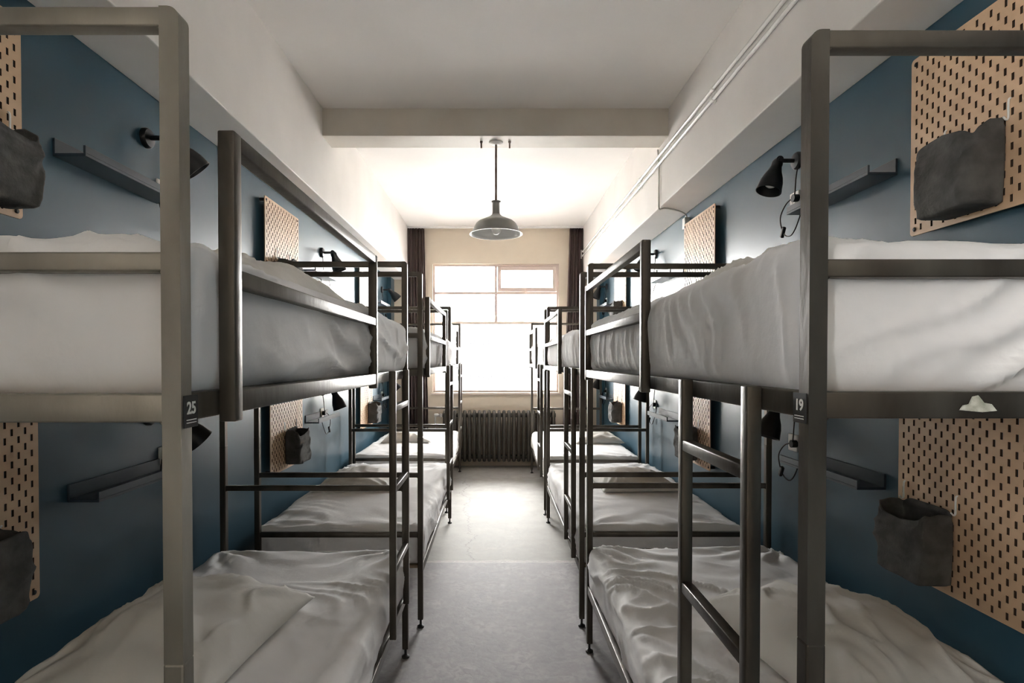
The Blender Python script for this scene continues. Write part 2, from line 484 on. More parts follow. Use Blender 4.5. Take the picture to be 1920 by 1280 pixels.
def make_bunk():
    root = empty('bunk_bed')
    for sx in (1, -1):
        for sy in (-1, 1):
            x0, x1 = (HX - TT, HX) if sx > 0 else (-HX, -HX + TT)
            y0, y1 = (HY - TT, HY) if sy > 0 else (-HY, -HY + TT)
            bm = bmesh.new()
            # upper length with a rounded outer top corner
            rr = .016; pts = []
            if sx > 0:
                pts = [(x0, 1.06), (x1, 1.06)] + [(x1 - rr + rr * math.cos(a), Z_TOP - rr + rr * math.sin(a)) for a in [k * PI / 12 for k in range(7)]] + [(x0, Z_TOP)]
            else:
                pts = [(x1, 1.06), (x1, Z_TOP)] + [(x0 + rr - rr * math.sin(a), Z_TOP - rr + rr * math.cos(a)) for a in [k * PI / 12 for k in range(7)]] + [(x0, 1.06)]
            prism(bm, pts, y0, y1)
            es = [e for e in bm.edges if e.is_valid and e.calc_face_angle(0) > .9]
            bmesh.ops.bevel(bm, geom=es, offset=.0035, segments=2, profile=.5, affect='EDGES')
            e = .0012
            box2(bm, x0 - e, x1 + e, y0 - e, y1 + e, .045, 1.0605, .0035)
            p = obj('corner_post', bm, M_STEEL, root, auto=.25)
            bm = bmesh.new(); c = ((x0 + x1) / 2, (y0 + y1) / 2)
            lathe(bm, [(.019, 0), (.019, .008), (.008, .014), (.006, .018), (.006, .05)], 16, Matrix.Translation((c[0], c[1], 0)))
            obj('levelling_foot', bm, M_FOOT, p, smooth=False)
    xi = HX - TT
    for sy in (-1, 1):
        y0, y1 = (HY - TT, HY) if sy > 0 else (-HY, -HY + TT)
        for (z0, z1, nm) in ((Z_TOP - TT, Z_TOP, 'top_end_rail'), (1.608, 1.635, 'upper_end_rail'), (Z_UP - .04, Z_UP, 'deck_end_rail'), (.836, .862, 'lower_end_rail'), (.503, .53, 'deck_end_rail')):
            bm = bmesh.new(); box2(bm, -xi - .001, xi + .001, y0 + .001, y1 - .001, z0, z1, .003)
            # weld fillets where the rail meets the posts
            for s in (-1, 1):
                prism(bm, [(s * (xi + .001), z0 + .001), (s * (xi - .006), z0 + .001), (s * (xi + .001), z0 - .006)], y0 + .003, y1 - .003)
            obj(nm, bm, M_STEEL, root, auto=.25)
    for sx in (1, -1):
        x0, x1 = (HX - TT, HX) if sx > 0 else (-HX, -HX + TT)
        for (z0, z1) in ((Z_UP - .04, Z_UP), (Z_LO - .045, Z_LO)):
            bm = bmesh.new(); box2(bm, x0 + .001, x1 - .001, -HY + TT - .001, HY - TT + .001, z0, z1, .003)
            obj('side_rail', bm, M_STEEL, root, auto=.25)
    for z in (Z_UP - .02, Z_LO - .02):
        bm = bmesh.new(); box2(bm, -xi, xi, -HY + TT, HY - TT, z, z + .012); obj('mattress_base', bm, M_BASE, root)
    # guard rail hung on the outside of the upper deck
    g0, g1 = -HY + .105, -HY + 1.185
    xo, xn = HX + .0275, HX + .0005
    bm = bmesh.new()
    for (z0, z1) in ((1.818, 1.845), (1.603, 1.630), (1.402, 1.438)):
        box2(bm, xn + .001, xo - .001, g0 + TT - .001, g1 - TT + .001, z0, z1, .003)
    gr = obj('guard_rail', bm, M_STEEL, root, auto=.25)
    for (a, b) in ((g0, g0 + TT), (g1 - TT, g1)):
        bm = bmesh.new(); box2(bm, xn, xo, a, b, 1.388, 1.845, .003); obj('guard_post', bm, M_STEEL, gr, auto=.25)
    # ladder
    l0, l1 = HY - .515, HY - .145
    bm = bmesh.new()
    for (a, b) in ((l0, l0 + TT), (l1 - TT, l1)):
        box2(bm, xn, xo, a, b, .335, 1.440, .003)
    ld = obj('ladder', bm, M_STEEL, root, auto=.25)
    for z in (1.285, .95, .615):
        bm = bmesh.new(); box2(bm, xn + .001, xo - .001, l0 + TT - .001, l1 - TT + .001, z - .013, z + .013, .003)
        obj('rung', bm, M_STEEL, ld, auto=.25)
    return root

beds = {}   # name: (x of the aisle face, near y)
BED = {'L1': (-.436, .785), 'L2': (-.403, 3.12), 'L3': (-.462, 5.49), 'R1': (.465, .84), 'R2': (.468, 3.13), 'R3': (.466, 5.41)}
WHERE = {'L1': 'bunk 25', 'R1': 'bunk 19', 'L2': 'the left middle bunk', 'R2': 'the right middle bunk', 'L3': 'the left window-end bunk', 'R3': 'the right window-end bunk'}
BLAB = {'L1': 'steel bunk bed with number plate 25, nearest on the left', 'R1': 'steel bunk bed with number plate 19, nearest on the right',
        'L2': 'steel bunk bed in the middle of the left row, behind bunk 25', 'R2': 'steel bunk bed in the middle of the right row, behind bunk 19',
        'L3': 'steel bunk bed beside the window and left curtain', 'R3': 'steel bunk bed beside the window and right curtain'}
proto = make_bunk()
for k, (xa, y0) in BED.items():
    o = proto if k == 'L1' else copy_tree(proto)
    left = k[0] == 'L'
    cx = xa - HX if left else xa + HX
    o.location = (cx, y0 + HY, 0); o.rotation_euler = (0, 0, 0 if left else PI)
    tag(o, BLAB[k], 'bunk bed', 'steel bunk beds along both walls')
    beds[k] = o

# the end frame of bunk 25 that faces the camera gets a paler steel colour than the rest
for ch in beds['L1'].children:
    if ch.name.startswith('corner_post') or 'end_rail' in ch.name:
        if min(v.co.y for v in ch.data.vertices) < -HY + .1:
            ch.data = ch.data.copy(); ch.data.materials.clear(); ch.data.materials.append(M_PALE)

# number plates (only the two nearest bunks show theirs)
def digits(txt, size):
    cu = bpy.data.curves.new('number', 'FONT'); cu.body = txt; cu.size = size; cu.align_x = 'CENTER'; cu.align_y = 'CENTER'; cu.extrude = .0004; cu.offset = .0006
    t = bpy.data.objects.new('number', cu); COL.objects.link(t)
    dg = bpy.context.evaluated_depsgraph_get()
    me = bpy.data.meshes.new_from_object(t.evaluated_get(dg))
    bpy.data.objects.remove(t); bpy.data.curves.remove(cu)
    return me
for k, txt in (('L1', '25'), ('R1', '19')):
    o = beds[k]
    s = -1 if k == 'L1' else 1             # which local end faces the camera
    yc = s * (HY - .0205)
    bm = bmesh.new(); box(bm, (HX + .0022, yc, 1.4125), (.0018, .037, .046), .0006, 1)
    pl = obj('number_plate', bm, M_PLATE, o)
    me = digits(txt, .024)
    me.materials.clear()
    n = link_mesh('number', me, M_NUM, pl)
    n.matrix_local = Matrix.Translation((HX + .0033, yc, 1.4165)) @ Matrix.Rotation(PI / 2, 4, 'Z') @ Matrix.Rotation(PI / 2, 4, 'X')
    bm = bmesh.new(); box(bm, (HX + .0033, yc, 1.4005), (.0006, .026, .0014)); box(bm, (HX + .0033, yc, 1.3965), (.0006, .026, .0014))
    obj('rule', bm, M_NUM, pl)
# torn sticker on the near end rail of bunk 19
bm = bmesh.new()
pts = [(0, 0), (.022, -.002), (.055, .001), (.050, .008), (.041, .010), (.036, .021), (.028, .023), (.019, .012), (.008, .010)]
a = [bm.verts.new((p[0], HY + .0002, p[1])) for p in pts]; b = [bm.verts.new((p[0], HY + .0022, p[1])) for p in pts]
bm.faces.new(a); bm.faces.new(b[::-1])
for i in range(len(pts)):
    j = (i + 1) % len(pts); bm.faces.new((a[i], b[i], b[j], a[j]))
st = obj('torn_sticker', bm, M_STICKER, beds['R1']); st.location = (.187, 0, 1.410)

# ------------------------------------------------------------------ mattresses and pillows
MT = dict(L=1.968, T={'upper': .242, 'lower': .215})
for k in BED:
    left = k[0] == 'L'; near = k[1] == '1'
    xa, y0 = BED[k]
    rz = 0 if left else PI
    for lv in ('upper', 'lower'):
        seed = (ord(k[0]) % 7) * 3 + int(k[1]) * 11 + (5 if lv == 'upper' else 0)
        step = .012 if near else .022
        W = .885 if lv == 'upper' else .925
        kw = dict(ang_side=8 if left else 62, ang_end=40 if left else 35, fold_side=1.0, fold_top=1.0)
        if lv == 'lower': kw.update(ang_side=12, fold_top=2.0 if k == 'R1' else 1.3)
        if not near and lv == 'upper': kw.update(ang_side=25 if left else 65)
        me = mattress_mesh('mattress', MT['L'], W, MT['T'][lv], step, seed, **kw)
        o = link_mesh('mattress', me, None)
        cx = abs(xa) + (.006 if lv == 'upper' else .012) + W / 2
        o.location = (-cx if left else cx, y0 + HY, (Z_UP if lv == 'upper' else Z_LO) - .008 + .001); o.rotation_euler = (0, 0, rz)
        tag(o, 'white-sheeted mattress on the %s deck of %s' % (lv, WHERE[k]), 'mattress', 'white-sheeted mattresses on the bunks')
        # pillow
        pw, pl, ph = (.56, .74, .205) if lv == 'lower' else (.62, .80, .165)
        me = pillow_mesh('pillow', pl if near else .62, pw, ph if near else .13, seed + 3, 64 if near else 36, 1.7 if near else 1.1)
        p = link_mesh('pillow', me, None)
        zt = o.location.z + MT['T'][lv] + .004
        px, py, rot = 1.01, y0 + 1.10, .12
        if lv == 'upper' and k == 'L1': px, py, rot = .90, 1.93, -.06
        if lv == 'upper' and k == 'R1': px, py, rot = .97, 1.80, .03
        if lv == 'lower' and k == 'L1': px, py, rot = 1.00, 1.80, -.10
        if lv == 'lower' and k == 'R1': px, py, rot = 1.06, 1.74, .16
        if k == 'R3': px = 1.14
        if not near: rot = .05
        p.location = (-px if left else px, py, zt - .012); p.rotation_euler = (0, 0, rot if left else PI + rot)
        tag(p, 'plump white pillow on the %s mattress of %s' % (lv, WHERE[k]), 'pillow', 'white pillows on the bunks')

# ------------------------------------------------------------------ pegboards (local: wall at x=0, +x out into the room, origin at the middle of the near... of the board)
NC, PITCH = 24, .0480
CW = PITCH / 2
BA = NC * CW / 2            # half size of the slotted field
BM_ = .013                  # rim
GAP, BT = .034, .006
def board_bm():
    bm = bmesh.new()
    f, bk = GAP + BT, GAP
    sw, sh = .0085, .0205
    def quad(y0, y1, z0, z1):
        for x in (f, bk):
            bm.faces.new([bm.verts.new((x, y, z)) for (y, z) in ((y0, z0), (y1, z0), (y1, z1), (y0, z1))])
    for c in range(NC):
        y0 = -BA + c * CW; y1 = y0 + CW; yc = (y0 + y1) / 2
        off = 0 if c % 2 else PITCH / 2
        zs = [z for z in [-BA + off + PITCH * .25 + r * PITCH for r in range(NC // 2 + 1)] if -BA + .01 < z < BA - .01]
        prev = -BA
        for z in zs:
            quad(y0, y1, prev, z - sh / 2)
            quad(y0, yc - sw / 2, z - sh / 2, z + sh / 2); quad(yc + sw / 2, y1, z - sh / 2, z + sh / 2)
            lp = [(yc - sw / 2, z - sh / 2), (yc + sw / 2, z - sh / 2), (yc + sw / 2, z + sh / 2), (yc - sw / 2, z + sh / 2)]
            for i in range(4):
                a, b = lp[i], lp[(i + 1) % 4]
                fc = bm.faces.new([bm.verts.new((f, *a)), bm.verts.new((f, *b)), bm.verts.new((bk, *b)), bm.verts.new((bk, *a))]); fc.material_index = 1
            prev = z + sh / 2
        quad(y0, y1, prev, BA)
    B = BA + BM_
    quad(-BA, BA, BA, B); quad(-BA, BA, -B, -BA); quad(BA, B, -BA, BA); quad(-B, -BA, -BA, BA)
    for sy in (-1, 1):
        for sz in (-1, 1):
            arc = [(sy * (BA + BM_ * math.cos(t)), sz * (BA + BM_ * math.sin(t))) for t in [i * PI / 12 for i in range(7)]]
            for x in (f, bk):
                bm.faces.new([bm.verts.new((x, sy * BA, sz * BA))] + [bm.verts.new((x, *q)) for q in arc])
            for a, b in zip(arc[:-1], arc[1:]):
                bm.faces.new([bm.verts.new((f, *a)), bm.verts.new((f, *b)), bm.verts.new((bk, *b)), bm.verts.new((bk, *a))])
    for (a, b) in (((-BA, B), (BA, B)), ((-BA, -B), (BA, -B)), ((B, -BA), (B, BA)), ((-B, -BA), (-B, BA))):
        bm.faces.new([bm.verts.new((f, *a)), bm.verts.new((f, *b)), bm.verts.new((bk, *b)), bm.verts.new((bk, *a))])
    bmesh.ops.remove_doubles(bm, verts=bm.verts[:], dist=1e-5)
    return bm

def make_board():
    root = empty('pegboard')
    bd = obj('board', board_bm(), M_WOOD, root); bd.data.materials.append(M_CORE)
    q = BA - .008
    for sy in (-1, 1):
        for sz in (-1, 1):
            bm = bmesh.new(); cyl(bm, (-.003, sy * q, sz * q), (1, 0, 0), .010, GAP + .003, 16); sp = obj('spacer', bm, M_FOOT, root)
            bm = bmesh.new(); lathe(bm, [(.0075, 0), (.007, .002), (.004, .0035)], 16, axis_mat((GAP + BT, sy * q, sz * q), (1, 0, 0))); obj('screw', bm, M_SCREW, sp)
    return root

def hook_bm():
    bm = bmesh.new()
    x = GAP + BT
    tube(bm, catmull([(x - .008, 0, .052), (x + .004, 0, .052), (x + .006, 0, .03), (x + .006, 0, 0), (x + .012, 0, -.006), (x + .020, 0, .002)], 5), .0028, 8)
    return bm

def pouch_mesh(seed, wd=.22, ht=.225, dp=.105):
    """open fabric pouch; back at x=0, rim at z=0"""
    nu, nv = 72, 36
    P = []; F = []
    def ring(v, inset):
        out = []
        bul = 1 + .10 * math.sin(v * PI * .9)
        for k in range(nu):
            t = 2 * PI * k / nu
            cx, cy = math.cos(t), math.sin(t)
            e = .22
            x = (abs(cx) ** e) * math.copysign(1, cx); y = (abs(cy) ** e) * math.copysign(1, cy)
            front = max(0, x)
            xx = dp / 2 + x * dp / 2 * (.92 if v < .1 else 1) * (1 + .10 * front * math.sin(v * PI))
            yy = y * wd / 2 * (1 - .05 * v + .03 * math.sin(v * PI))
            g = ht * v
            q = float(pn(yy * 9 + xx * 5, v * 3.2, seed)); q2 = float(ridge((yy + v * .12) * 11, v * 1.6 + xx * 6, seed + 2, 2))
            w = (.008 * q + .012 * (q2 - .25)) * min(1, max(0, (x + .2) * 1.2)) * min(1, .35 + v * 2)
            nrm = Vector((cx, cy, 0)).normalized()
            z = -g - front * .022 * (1 - v) * (1 + .6 * math.sin(y * 2 + seed)) - .008 * math.sin(3 * t + seed) * (1 - v)
            p = Vector((xx, yy, z)) + nrm * w
            p -= nrm * inset
            out.append(tuple(p))
        return out
    rows = [ring(i / nv, 0) for i in range(nv + 1)]
    inner = [ring(i / nv, .004) for i in range(nv + 1)]
    allr = [inner[j] for j in range(nv - 1, -1, -1)] + rows
    # rounded base
    last = rows[-1]; c = Vector((dp / 2, 0, -ht - .004))
    allr.append([tuple(Vector(p).lerp(c, .10) + Vector((0, 0, -.006))) for p in last])
    allr.append([tuple(Vector(p).lerp(c, .5) + Vector((0, 0, -.006))) for p in last])
    for r in allr: P.extend(r)
    m = len(allr)
    for i in range(m - 1):
        for k in range(nu):
            a = i * nu + k; b = i * nu + (k + 1) % nu
            F.append((a, b, b + nu, a + nu))
    F.append(tuple(range((m - 1) * nu, m * nu)))
    F.append(tuple(range(nu))[::-1])
    me = bpy.data.meshes.new('pouch'); me.from_pydata(P, [], F); me.update()
    bm = bmesh.new(); bm.from_mesh(me); bmesh.ops.recalc_face_normals(bm, faces=bm.faces[:]); bm.to_mesh(me); bm.free()
    for p in me.polygons: p.use_smooth = True
    me.materials.append(M_GREY)
    return me

def make_lamp(tilt, yaw):
    """wall reading lamp; wall at x=0"""
    root = empty('reading_lamp')
    bm = bmesh.new(); lathe(bm, [(.042, 0), (.042, .012), (.036, .02), (.014, .024)], 28, axis_mat((0, 0, 0), (1, 0, 0))); obj('wall_mount', bm, M_BLACK, root, auto=.7)
    bm = bmesh.new(); cyl(bm, (.02, 0, 0), (1, 0, 0), .010, .075, 16); obj('arm', bm, M_BLACK, root, auto=.7)
    bm = bmesh.new(); cyl(bm, (.100, -.022, 0), (0, 1, 0), .017, .044, 20); cyl(bm, (.100, -.034, 0), (0, 1, 0), .010, .068, 16); obj('joint', bm, M_BLACK, root, auto=.7)
    d = Vector((math.sin(tilt) * math.cos(yaw), math.sin(tilt) * math.sin(yaw), -math.cos(tilt)))
    prof = [(.012, -.016), (.022, -.010), (.026, .004), (.025, .02), (.032, .045), (.045, .075), (.053, .105), (.056, .132), (.059, .150), (.056, .150), (.051, .130), (.043, .08), (.028, .045), (.012, .04)]
    bm = bmesh.new(); lathe(bm, prof, 32, axis_mat(Vector((.100, 0, 0)) + d * .012, d)); sh = obj('lamp_shade', bm, M_BLACK, root, auto=.9)
    bm = bmesh.new(); lathe(bm, [(.010, .045), (.014, .06), (.026, .09), (.028, .105), (.022, .122), (.008, .13)], 20, axis_mat(Vector((.100, 0, 0)) + d * .012, d)); obj('bulb', bm, M_BULB, sh, smooth=True)
    return root

def add_cord(root, side, off=0.0):
    s = side
    n0 = len(root.children)
    bm = bmesh.new()
    tube(bm, catmull([(.014, -s * .02, -.03), (.020, -s * .015, -.09), (.024, -s * .015, -.15), (.030, -s * .02, -.182)], 8), .003, 8)
    tube(bm, catmull([(.030, -s * .02, -.182), (.042, s * .03, -.20), (.048, s * .075, -.25), (.046, s * .07, -.31), (.044, s * .035, -.355), (.044, -s * .02, -.365), (.040, -s * .06, -.33), (.02, -s * .07, -.25), (.012, -s * .05, -.20)], 8), .003, 8)
    c = obj('cord', bm, M_CORD, root, smooth=True)
    bm = bmesh.new(); cyl(bm, (.012, -s * .02, -.187), (1, 0, 0), .018, .026, 18); obj('plug', bm, M_CORD, c, auto=.7)
    bm = bmesh.new(); box(bm, (.046, s * .055, -.335), (.016, .020, .055), .005, 2, Matrix.Rotation(s * .5, 3, 'X')); obj('inline_switch', bm, M_CORD, c)
    c.location.y = off

def make_socket():
    root = empty('power_socket')
    bm = bmesh.new(); box(bm, (.005, 0, 0), (.010, .082, .082), .003); obj('face_plate', bm, M_PLASTIC, root)
    bm = bmesh.new(); lathe(bm, [(.021, .0), (.021, .0025), (.017, .0025), (.017, .001)], 24, axis_mat((.010, 0, 0), (1, 0, 0))); obj('outlet', bm, M_PLASTIC, root)
    return root

def make_shelf(Ls=.58):
    root = empty('picture_ledge')
    bm = bmesh.new(); box2(bm, 0, .110, -Ls / 2, Ls / 2, 0, .010, .001, 1); obj('shelf_board', bm, M_SHELF, root)
    bm = bmesh.new(); box2(bm, 0, .008, -Ls / 2, Ls / 2, .010, .060, .001, 1); obj('back_plate', bm, M_SHELF, root)
    bm = bmesh.new(); box2(bm, .102, .110, -Ls / 2, Ls / 2, .010, .036, .001, 1); obj('front_lip', bm, M_SHELF, root)
    return root

DZ = -1.17
board0, shelf0, socket0 = make_board(), make_shelf(), make_socket()
hook_me = None
first = dict(board=True, shelf=True, socket=True)
def use(kind, proto_):
    if first[kind]:
        first[kind] = False; return proto_
    return copy_tree(proto_)
BOARD_NEAR = {'L1': (1.124, 1.172), 'L2': (3.54, 3.607), 'L3': (6.0, 6.02), 'R1': (1.365, 1.41), 'R2': (3.72, 3.785), 'R3': (6.25, 6.27)}
POUCH = {('L1', 'upper'): 1.565, ('L1', 'lower'): 1.505, ('L2', 'upper'): 3.83, ('L2', 'lower'): 3.95, ('L3', 'lower'): 6.46,
         ('R1', 'upper'): 1.70, ('R1', 'lower'): 1.865, ('R2', 'lower'): 4.10, ('R3', 'lower'): 6.52, ('R3', 'upper'): 6.50}
LAMP = {'L1': 2.40, 'L2': 4.81, 'L3': 7.33, 'R1': 2.77, 'R2': 5.20, 'R3': 7.54}
boards = {}
for k in BED:
    for lv in ('upper', 'lower'):
        boards[(k, lv)] = use('board', board0)
SIDE = {'L': 'left', 'R': 'right'}
half = BA + BM_
for k in BED:
    left = k[0] == 'L'; sgn = -1 if left else 1
    rz = 0 if left else PI
    for li, lv in enumerate(('upper', 'lower')):
        dz = 0 if lv == 'upper' else DZ
        yb = BOARD_NEAR[k][li] + half
        above = '%s mattress of %s' % (lv, WHERE[k])
        zb = 2.212 + dz - (.0 if lv == 'upper' else 0.0)
        b = boards[(k, lv)]
        b.location = (sgn * XW, yb, zb); b.rotation_euler = (0, 0, rz)
        tag(b, 'slotted tan pegboard above the ' + above, 'pegboard', 'tan pegboards on the blue walls')
        if (k, lv) in POUCH:
            yp = POUCH[(k, lv)]; zp = 2.145 + dz + (.012 if lv == 'upper' else .03)
            seed = int(k[1]) * 5 + li * 3 + (2 if left else 0)
            p = link_mesh('fabric_pouch', pouch_mesh(seed), None)
            p.location = (sgn * (XW - GAP - BT - .002), yp, zp); p.rotation_euler = (0, 0, rz)
            tag(p, 'grey fabric pouch on the pegboard above the ' + above, 'pouch', 'grey fabric pouches on the pegboards')
            for s in (-1, 1):
                if hook_me is None:
                    h = obj('hook', hook_bm(), M_PLASTIC, b, smooth=True); hook_me = h.data
                else:
                    h = link_mesh('hook', hook_me, None, b)
                dy = (yp - yb) * (1 if left else -1) + s * .112
                h.location = (0, dy, zp - zb + .004)
        s_ = use('shelf', shelf0)
        ys = yb + half + (.17 if left else .12) + .29
        if k[1] == '3': ys = min(ys, 7.36)
        s_.location = (sgn * XW, ys, 2.165 + dz); s_.rotation_euler = (0, 0, rz)
        tag(s_, 'narrow dark ledge shelf above the ' + above, 'shelf', 'dark ledge shelves on the blue walls')
        tilt = .75 if k in ('L3', 'L1') else .34
        lp = make_lamp(tilt, (.6 if left else .25) * (1 if k[1] == '1' else .3))
        co_ = .13 if k == 'L1' else 0.0
        add_cord(lp, 1 if left else -1, co_)
        lx = XW if k[1] != '3' else XW
        lp.location = (sgn * lx, LAMP[k], 2.435 + dz + ((.02 if lv == 'upper' else 0) if not left else (-.015 if k == 'L1' else -.04))); lp.rotation_euler = (0, 0, rz)
        if k[1] == '3': lp.location.y = 7.34 if left else 7.50
        tag(lp, 'black bell-shaped wall lamp above the ' + above, 'wall lamp', 'black reading lamps on the blue walls')
        so = use('socket', socket0)
        so.location = (sgn * XW, lp.location.y + (co_ - .02 if left else .02), lp.location.z - .187); so.rotation_euler = (0, 0, rz)
        tag(so, 'white socket with black plug above the ' + above, 'socket', 'white power sockets on the blue walls')

# ------------------------------------------------------------------ pendant lamp
PY = 4.12
r = empty('pendant_lamp', (.004, PY, 3.06))
bm = bmesh.new(); lathe(bm, [(.05, 0), (.05, -.006), (.03, -.016), (.008, -.018)], 28); obj('ceiling_rose', bm, M_WHITE, r, auto=.7)
bm = bmesh.new(); cyl(bm, (0, 0, -.43), (0, 0, 1), .008, .42, 14); obj('rod', bm, M_RUST, r, auto=.7)
bm = bmesh.new(); lathe(bm, [(.034, -.425), (.034, -.432), (.026, -.436), (.026, -.505), (.030, -.52)], 28); obj('socket_neck', bm, M_ENAMEL, r, auto=.7)
outp = [(.030, -.52), (.046, -.535), (.085, -.553), (.125, -.570), (.146, -.588), (.160, -.615), (.176, -.648), (.190, -.658), (.192, -.664)]
inp = [(.189, -.664), (.174, -.652), (.157, -.617), (.143, -.592), (.122, -.574), (.083, -.557), (.044, -.540), (.028, -.53)]
bm = bmesh.new(); lathe(bm, outp, 64, cap0=False, cap1=False); sh = obj('lamp_shade', bm, M_ENAMEL, r, auto=.8)
bm = bmesh.new(); lathe(bm, [outp[-1]] + inp, 64, cap0=False, cap1=True); obj('shade_lining', bm, M_ENAMEL_IN, sh, auto=.8)
bm = bmesh.new(); lathe(bm, [(.014, -.53), (.016, -.565), (.030, -.60), (.034, -.625), (.030, -.648), (.016, -.662), (.004, -.666)], 24); obj('bulb', bm, M_BULB, r, smooth=True)
tag(r, 'grey enamel pendant lamp on a thin rod under the ceiling beam', 'pendant lamp')
for i, (dx, lab) in enumerate(((-.102, 'short rusty screw under the beam, left of the pendant rod'), (.102, 'short rusty screw under the beam, right of the pendant rod'))):
    bm = bmesh.new(); lathe(bm, [(.010, 0), (.010, -.012), (.006, -.014), (.006, -.05)], 12, Matrix.Translation((dx, PY - .02, 3.06)))
    tag(obj('ceiling_screw', bm, M_RUST), lab, 'screw', 'screws under the ceiling beam')

# ------------------------------------------------------------------ curtains, rail, radiator
def curtain(label, x0, x1, xb0, xb1, seed):
    nu, nv = 90, 40
    zt, zb = 3.305, .35
    P = []; F = []
    for side in (0, 1):
        for j in range(nv + 1):
            v = j / nv
            for i in range(nu + 1):
                u = i / nu
                a, b = x0 + (xb0 - x0) * v, x1 + (xb1 - x1) * v
                am = .018 + .012 * v
                y = am * math.sin(u * 2 * PI * 6.5 + seed + .7 * math.sin(v * 3 + u * 4)) + .008 * math.sin(u * 31 + v * 2 + seed)
                P.append((a + (b - a) * u, 7.86 + y + side * .004, zt + (zb - zt) * v))
    m = (nu + 1) * (nv + 1)
    for j in range(nv):
        for i in range(nu):
            a = j * (nu + 1) + i
            F.append((a, a + 1, a + nu + 2, a + nu + 1)); F.append((m + a, m + a + nu + 1, m + a + nu + 2, m + a + 1))
    def rim(seq):
        for a, b in zip(seq[:-1], seq[1:]): F.append((a, b, m + b, m + a))
    rim([i for i in range(nu + 1)]); rim([nv * (nu + 1) + i for i in range(nu + 1)])
    rim([j * (nu + 1) for j in range(nv + 1)]); rim([j * (nu + 1) + nu for j in range(nv + 1)])
    me = bpy.data.meshes.new('curtain'); me.from_pydata(P, [], F); me.update()
    bm = bmesh.new(); bm.from_mesh(me); bmesh.ops.recalc_face_normals(bm, faces=bm.faces[:]); bm.to_mesh(me); bm.free()
    for p in me.polygons: p.use_smooth = True
    o = link_mesh('curtain', me, M_CURTAIN)
    return tag(o, label, 'curtain', 'brown curtains beside the window')
curtain('dark brown curtain drawn to the left of the window', -1.235, -.985, -1.25, -.93, .4)
curtain('dark brown curtain drawn to the right of the window', 1.03, 1.235, .93, 1.25, 2.1)
bm = bmesh.new(); box2(bm, -1.21, 1.21, 7.84, 7.88, 3.308, 3.334, .003)
tag(obj('curtain_rail', bm, M_PIPE), 'white curtain rail across the ceiling above the window', 'curtain rail')

rd = empty('radiator', (.05, 7.82, 0))
NSEC, SP = 23, .068
sec_me = None
for i in range(NSEC):
    x = (i - (NSEC - 1) / 2) * SP
    if sec_me is None:
        bm = bmesh.new()
        zb, zt = .10, .775
        loop = []
        for t in [k * PI / 10 for k in range(11)]: loop.append((0, -.065 * math.cos(t), zt - .05 + .05 * math.sin(t)))
        for t in [k * PI / 10 for k in range(11)]: loop.append((0, .065 * math.cos(t), zb + .05 - .05 * math.sin(t)))
        tube(bm, loop, .020, 12, True, rx=.0235)
        tube(bm, [(0, 0, zb + .01), (0, 0, zt - .01)], .018, 12, False, rx=.022)
        cyl(bm, (-SP / 2, 0, zt - .05), (1, 0, 0), .028, SP, 16); cyl(bm, (-SP / 2, 0, zb + .05), (1, 0, 0), .028, SP, 16)
        o = obj('radiator_section', bm, M_IRON, rd, auto=.8); sec_me = o.data
    else:
        o = link_mesh('radiator_section', sec_me, None, rd)
    o.location.x = x
for s in (-1, 1):
    for yy in (-.06, .06):
        bm = bmesh.new(); lathe(bm, [(.022, 0), (.016, .03), (.02, .11)], 14, Matrix.Translation((s * (NSEC - 1) / 2 * SP, yy, 0))); obj('radiator_foot', bm, M_IRON, rd, auto=.8)
xl = -(NSEC - 1) / 2 * SP
bm = bmesh.new(); tube(bm, catmull([(xl - .03, 0, .725), (xl - .09, 0, .725), (xl - .13, 0, .70), (xl - .135, 0, .6), (xl - .135, 0, 0)], 6), .012, 12); vp = obj('supply_pipe', bm, M_PIPE, rd, smooth=True)
bm = bmesh.new(); lathe(bm, [(.02, 0), (.024, .01), (.024, .05), (.018, .058)], 20, axis_mat((xl - .09, -.0, .725), (-1, 0, 0))); cyl(bm, (xl - .06, 0, .70), (0, 0, 1), .017, .05, 16); obj('valve', bm, M_PLASTIC, vp, auto=.7)
tag(rd, 'dark cast iron column radiator on the floor under the window', 'radiator')

# ------------------------------------------------------------------ conduits and cable on the right beam
for i, (z, lab) in enumerate(((2.925, 'lower of the two white conduits along the right beam'), (2.982, 'upper of the two white conduits along the right beam'))):
    r = empty('conduit', (XS, 0, z))
    bm = bmesh.new(); cyl(bm, (-.014, -2.38, 0), (0, 1, 0), .0105, 10.25, 16); obj('pipe', bm, M_PIPE, r, auto=.7)
    for y in (.2, 1.6, 3.15, 4.72, 6.3, 7.8):
        bm = bmesh.new(); lathe(bm, [(.0135, 0), (.0135, .03)], 16, axis_mat((-.014, y - .015, 0), (0, 1, 0))); box2(bm, -.003, 0, y - .015, y + .015, -.022, .022); obj('clip', bm, M_PLASTIC, r)
    tag(r, lab, 'conduit', 'white conduits along the right beam')
bm = bmesh.new(); box2(bm, XS - .035, XS, 7.86, 7.95, 2.89, 3.01, .004)
tag(obj('junction_box', bm, M_PLASTIC), 'small white junction box where the conduits end at the window wall', 'junction box')
bm = bmesh.new()
tube(bm, catmull([(XS - .006, 4.24, 3.05), (XS - .008, 4.21, 2.95), (XS - .008, 4.20, 2.80), (XS - .008, 4.20, 2.66), (XS - .004, 4.20, 2.60), (XS + .03, 4.20, ZS - .008), (XS + .10, 4.23, ZS - .008), (XS + .18, 4.29, ZS - .010), (XW - .03, 4.33, ZS - .02), (XW - .012, 4.34, ZS - .05)], 8), .006, 10)
tag(obj('cable', bm, M_PLASTIC), 'thin pale cable dropping down the right beam to the blue wall', 'cable')
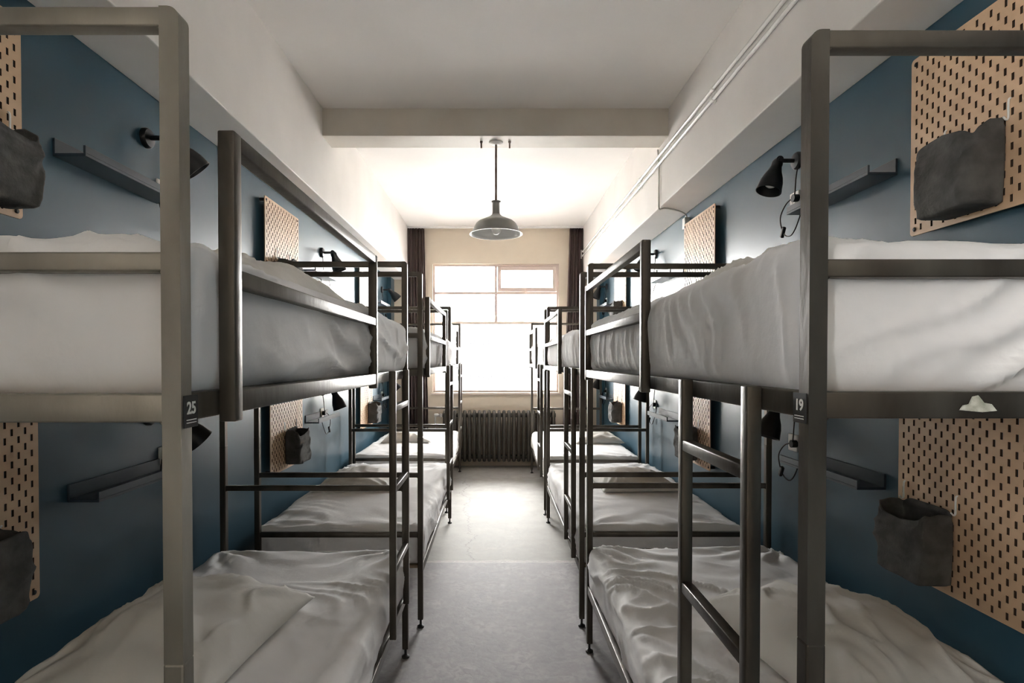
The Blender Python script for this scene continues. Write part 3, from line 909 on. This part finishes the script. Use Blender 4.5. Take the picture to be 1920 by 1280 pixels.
bm = bmesh.new(); box2(bm, XW - .04, XW, 4.31, 4.37, ZS - .13, ZS - .045, .005)
tag(obj('cable_box', bm, M_PLASTIC), 'small white box at the end of the thin cable', 'cable box')

# ------------------------------------------------------------------ outside
bm = bmesh.new(); box2(bm, -60, 60, 9, 80, -6.4, -6.2); o = struct('street', bm, M_STREET)
bl = empty('apartment_building', (0, 30, -6.2))
bm = bmesh.new(); box2(bm, -14, 14, 0, 10, 0, 9.6); obj('wall', bm, M_FACADE, bl)
bm = bmesh.new(); box2(bm, -14.3, 14.3, -.3, 10.3, 9.6, 10.0); obj('roof', bm, M_FACADE, bl)
for (px, pz) in ((885, 642), (902, 642), (919, 642), (885, 703), (902, 703), (919, 703), (948, 703), (990, 640), (990, 700), (858, 642), (858, 703), (1012, 700)):
    x = (px - 929) * 30 / 1062; z = 1.485 - (pz - 675) * 30 / 1062 + 6.2
    bm = bmesh.new(); box2(bm, x - .16, x + .16, -.02, .05, z - .32, z + .32); wn = obj('window', bm, M_FACWIN, bl)
    bm = bmesh.new(); box2(bm, x - .19, x + .19, -.045, -.02, z - .02, z + .02); box2(bm, x - .012, x + .012, -.045, -.02, z - .32, z + .32); obj('glazing_bar', bm, M_FACADE, wn)
tag(bl, 'pale apartment building seen faintly through the window', 'building')

# ------------------------------------------------------------------ light
W = bpy.data.worlds.new('sky'); SC.world = W; W.use_nodes = True
bg = W.node_tree.nodes['Background']; bg.inputs[0].default_value = (1.0, .975, .96, 1); bg.inputs[1].default_value = 9.0

def portal(name, loc, rot, sx, sy):
    l = bpy.data.lights.new(name, 'AREA'); l.shape = 'RECTANGLE'; l.size = sx; l.size_y = sy
    l.cycles.is_portal = True
    o = bpy.data.objects.new(name, l); COL.objects.link(o); o.location = loc; o.rotation_euler = rot
portal('window_portal', ((WX0 + WX1) / 2, YF + .31, (WZ0 + WZ1) / 2), (-PI / 2, 0, 0), WX1 - WX0, WZ1 - WZ0)
portal('side_window_portal', (-1.81, (SY0 + SY1) / 2, (SZ0 + SZ1) / 2), (0, -PI / 2, 0), SZ1 - SZ0, SY1 - SY0)

# ------------------------------------------------------------------ camera
cam = bpy.data.cameras.new('camera'); cam.sensor_width = 36; cam.lens = 36 * 1062 / 1920
pit = math.radians(.8)
cam.shift_x = 31 / 1920; cam.shift_y = (35 + 1062 * math.tan(pit)) / 1920
cam.clip_start = .02
co = bpy.data.objects.new('camera', cam); COL.objects.link(co)
co.location = (0, 0, 1.485); co.rotation_euler = (PI / 2 - pit, 0, 0)
SC.camera = co

SC.view_settings.view_transform = 'Standard'
SC.view_settings.look = 'None'
SC.view_settings.gamma = 1
SC.view_settings.use_curve_mapping = False
SC.view_settings.exposure = 3.02
SC.cycles.use_denoising = True
SC.cycles.filter_width = 1.0
SC.cycles.max_bounces = 12
SC.cycles.diffuse_bounces = 8
SC.cycles.transparent_max_bounces = 12
